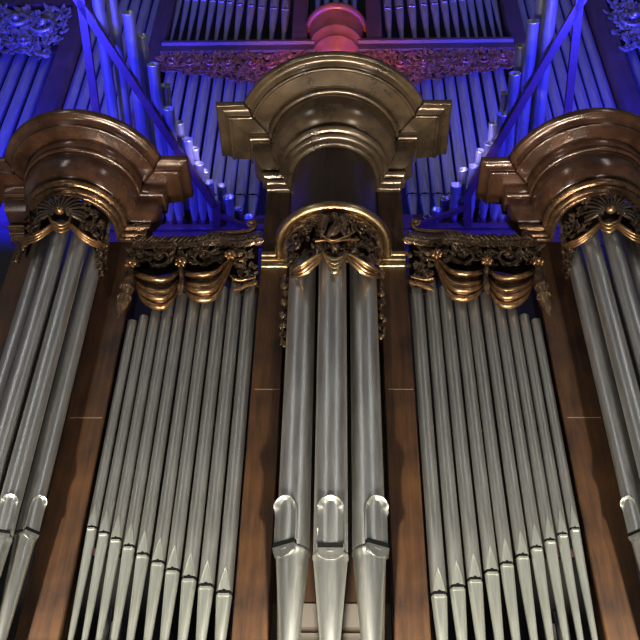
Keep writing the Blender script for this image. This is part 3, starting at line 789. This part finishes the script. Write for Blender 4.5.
for s, LL in ((-1, TL), (1, TRt)):
    for k, (px, py, rp) in enumerate(LL):
        zo = .2 if k % 2 else 0.             # two ranks, one above the other
        tip = atplane(px, py, YC0, ZC0+zo, KC)
        w = (tip-CP).dot(Fv); r = rp*w/FPX
        off = (.06 if k % 2 else 0)
        base = Vector((tip.x*(1+.010*(tip-Vector((tip.x, YC0, ZC0+zo))).length), YC0, ZC0+zo)); Lg = (tip-base).length; dd = (tip-base).normalized()
        t = thing('trumpet_pipe', base, f'open slanting trumpet pipe, {ORD[k]} from the outer end of the {SIDE[s]} rack', 'trumpet pipe', f'{SIDE[s]} rack trumpets')
        t.rotation_euler = dd.to_track_quat('Z', 'Y').to_euler()
        b = MB(); b.lathe([(r*.6, min(.12, Lg*.3)), (r*.94, min(.3, Lg*.5)), (r*.97, Lg-.02), (r*1.03, Lg-.012), (r*1.03, Lg), (r*.90, Lg), (r*.88, Lg*.55)], seg=28, caps=False)
        b.build('tube', M['zinc'], t)
        b = MB(); b.lathe([(r*.5, -.02), (r*.75, .02), (r*.75, min(.14, Lg*.35)), (r*.5, min(.16, Lg*.37))], seg=18); b.build('boot', M['rack'], t)
        b = MB(); b.lathe([(r*.3, Lg*.60), (r*.86, Lg*.6)], seg=24, caps=True); b.build('bore', M['inside'], t)
    # rack: diagonal support, two uprights, short lower support
    NP = Vector((0, -cos(AL), -sin(AL)))      # rack plane normal towards the nave
    def pr(px, py, h=.10): return atplane(px, py, YC0, ZC0, KC)+NP*h
    segs = ([((78, -6), (216, 203), .045, 'support_rail'), ((82.5, -6), (100, 122), .045, 'upright'), ((217.5, 198), (217.5, 229), .05, 'upright'), ((220, 211), (254, 226), .028, 'support_rail')]
            if s < 0 else [((583, -8), (463, 198), .045, 'support_rail'), ((578, -8), (565, 118), .045, 'upright'), ((466.5, 193), (466.5, 228), .05, 'upright'), ((464, 204), (405, 226), .028, 'support_rail')])
    root = thing('trumpet_rack', (s*1.7, YC0-.3, ZC0), f'slim purple-lit wooden rack slanting across the {SIDE[s]} trumpet pipes', 'rack')
    for a, c_, hw, nm in segs:
        P0, P1 = pr(*a), pr(*c_); d = (P1-P0); ll = d.length/2; d.normalize()
        b = MB(); sd = d.cross(NP).normalized(); b.obox((P0+P1)/2, d*ll, sd*hw, NP*.03); b.build(nm, M['rack'], root, (s*1.7, YC0-.3, ZC0))
# chest the trumpets spring from
b = MB(); b.box(-3.4, 3.4, YC0-.06, YC0+.42, ZC0-.42, ZC0-.03); b.box(-3.4, 3.4, YC0-.10, YC0-.06, ZC0-.12, ZC0-.02); b.box(-3.4, 3.4, YC0-.085, YC0-.06, ZC0-.42, ZC0-.32)
b.box(-3.4, 3.4, YC0+.03, YC0+.42, ZC0-.03, ZC0+.28)
tag(b.build('trumpet_chest', M['rack'], None, (0, YC0, ZC0-.42)), 'long purple-lit wooden chest rail the slanting trumpets spring from', 'wind chest')

# ------------------------------------------------------------------ setting
b = MB(); b.box(-9, 9, -16, 6, -1.75, -1.6); struct('floor', b, M['hall'])
b = MB(); b.box(-9, 9, 4.4, 4.6, -1.6, 22); struct('wall_back', b, M['dark_wall'])
b = MB(); b.box(-3.4, 3.4, -.62, .6, -1.6, ZB); struct('wall_plinth', b, M['post'])
b = MB(); b.box(-6.6, 6.6, YC0+.46, 3.1, -1.6, zCH); struct('wall_rear_base', b, M['dark_wall'])
b = MB(); b.box(-3.4, 3.4, YC0-.05, YC0+.44, -1.6, ZC0-.42); struct('wall_chest_base', b, M['dark_wall'])

# ------------------------------------------------------------------ light
def light(name, kind, loc, aim, power, col, size=.1, spot=None, blend=.5, shape=None):
    ld = bpy.data.lights.new(name, kind); ld.energy = power; ld.color = col
    if kind == 'AREA': ld.size = size
    else: ld.shadow_soft_size = size
    if kind == 'SPOT': ld.spot_size = radians(spot); ld.spot_blend = blend
    o = bpy.data.objects.new(name, ld); COL.objects.link(o); o.location = loc
    o.rotation_euler = (Vector(aim)-Vector(loc)).to_track_quat('-Z', 'Y').to_euler(); return o
W = (1., .94, .80)
light('plinth_lamp', 'SPOT', (0, -1.32, 1.5), (0, .1, 2.7), 560, W, .04, 125, .9)
for s in (-1, 1):
    light('plinth_lamp', 'SPOT', (s*SX, -1.32, 1.5), (s*SX, .1, 2.7), 520, W, .04, 125, .9)
    light('floor_uplight', 'SPOT', (s*1.35, -1.16, -1.2), (s*1.1, -.5, 7.0), 1250, (1., .88, .70), .14, 60, .8)
    light('gallery_lamp', 'AREA', (s*3.6, -5.2, 1.2), (s*.6, 0, 6.4), 30, (1., .95, .88), .16)
    w = light('streak_light', 'AREA', (s*5.2, -7.5, 8.5), (0, 0, 5.), 40, (.95, .97, 1.), 1.); w.data.shape = 'RECTANGLE'; w.data.size = .8; w.data.size_y = 4.  # tall area lights added to streak the pipes, no real window
    light('blue_flood', 'SPOT', (s*4.9, .7, 7.6), (s*4.3, YR, 12.8), 6500, (.012, .012, 1.), .15, 80, .7)
    light('blue_flood', 'SPOT', (s*3.3, -.9, 6.95), (s*2.2, .9, 10.0), 2200, (.03, .03, 1.), .15, 96, .6)
    light('violet_flood', 'SPOT', (s*1.05, .7, 8.2), (s*2.9, YR, 12.4), 1000, (.42, .36, 1.), .2, 56, .9)
light('red_flood', 'SPOT', (0, .9, 9.0), (0, YR, 13.9), 1300, (1., .30, .10), .1, 46, .9)
wd = bpy.data.worlds.new('World'); scn.world = wd; wd.use_nodes = True
N = wd.node_tree.nodes; L = wd.node_tree.links
tc = N.new('ShaderNodeTexCoord'); nz = N.new('ShaderNodeTexNoise'); nz.inputs['Scale'].default_value = 2.6; nz.inputs['Detail'].default_value = 2
L.new(tc.outputs['Generated'], nz.inputs['Vector'])
cr = N.new('ShaderNodeValToRGB'); cr.color_ramp.elements[0].position = .36; cr.color_ramp.elements[1].position = .66
cr.color_ramp.elements[0].color = (.012, .012, .014, 1); cr.color_ramp.elements[1].color = (.112, .111, .113, 1)
L.new(nz.outputs['Fac'], cr.inputs['Fac']); L.new(cr.outputs['Color'], N['Background'].inputs['Color'])
N['Background'].inputs['Strength'].default_value = 1.
vs = scn.view_settings; vs.view_transform = 'Standard'; vs.look = 'None'; vs.gamma = 1; vs.exposure = 0.; vs.use_curve_mapping = False
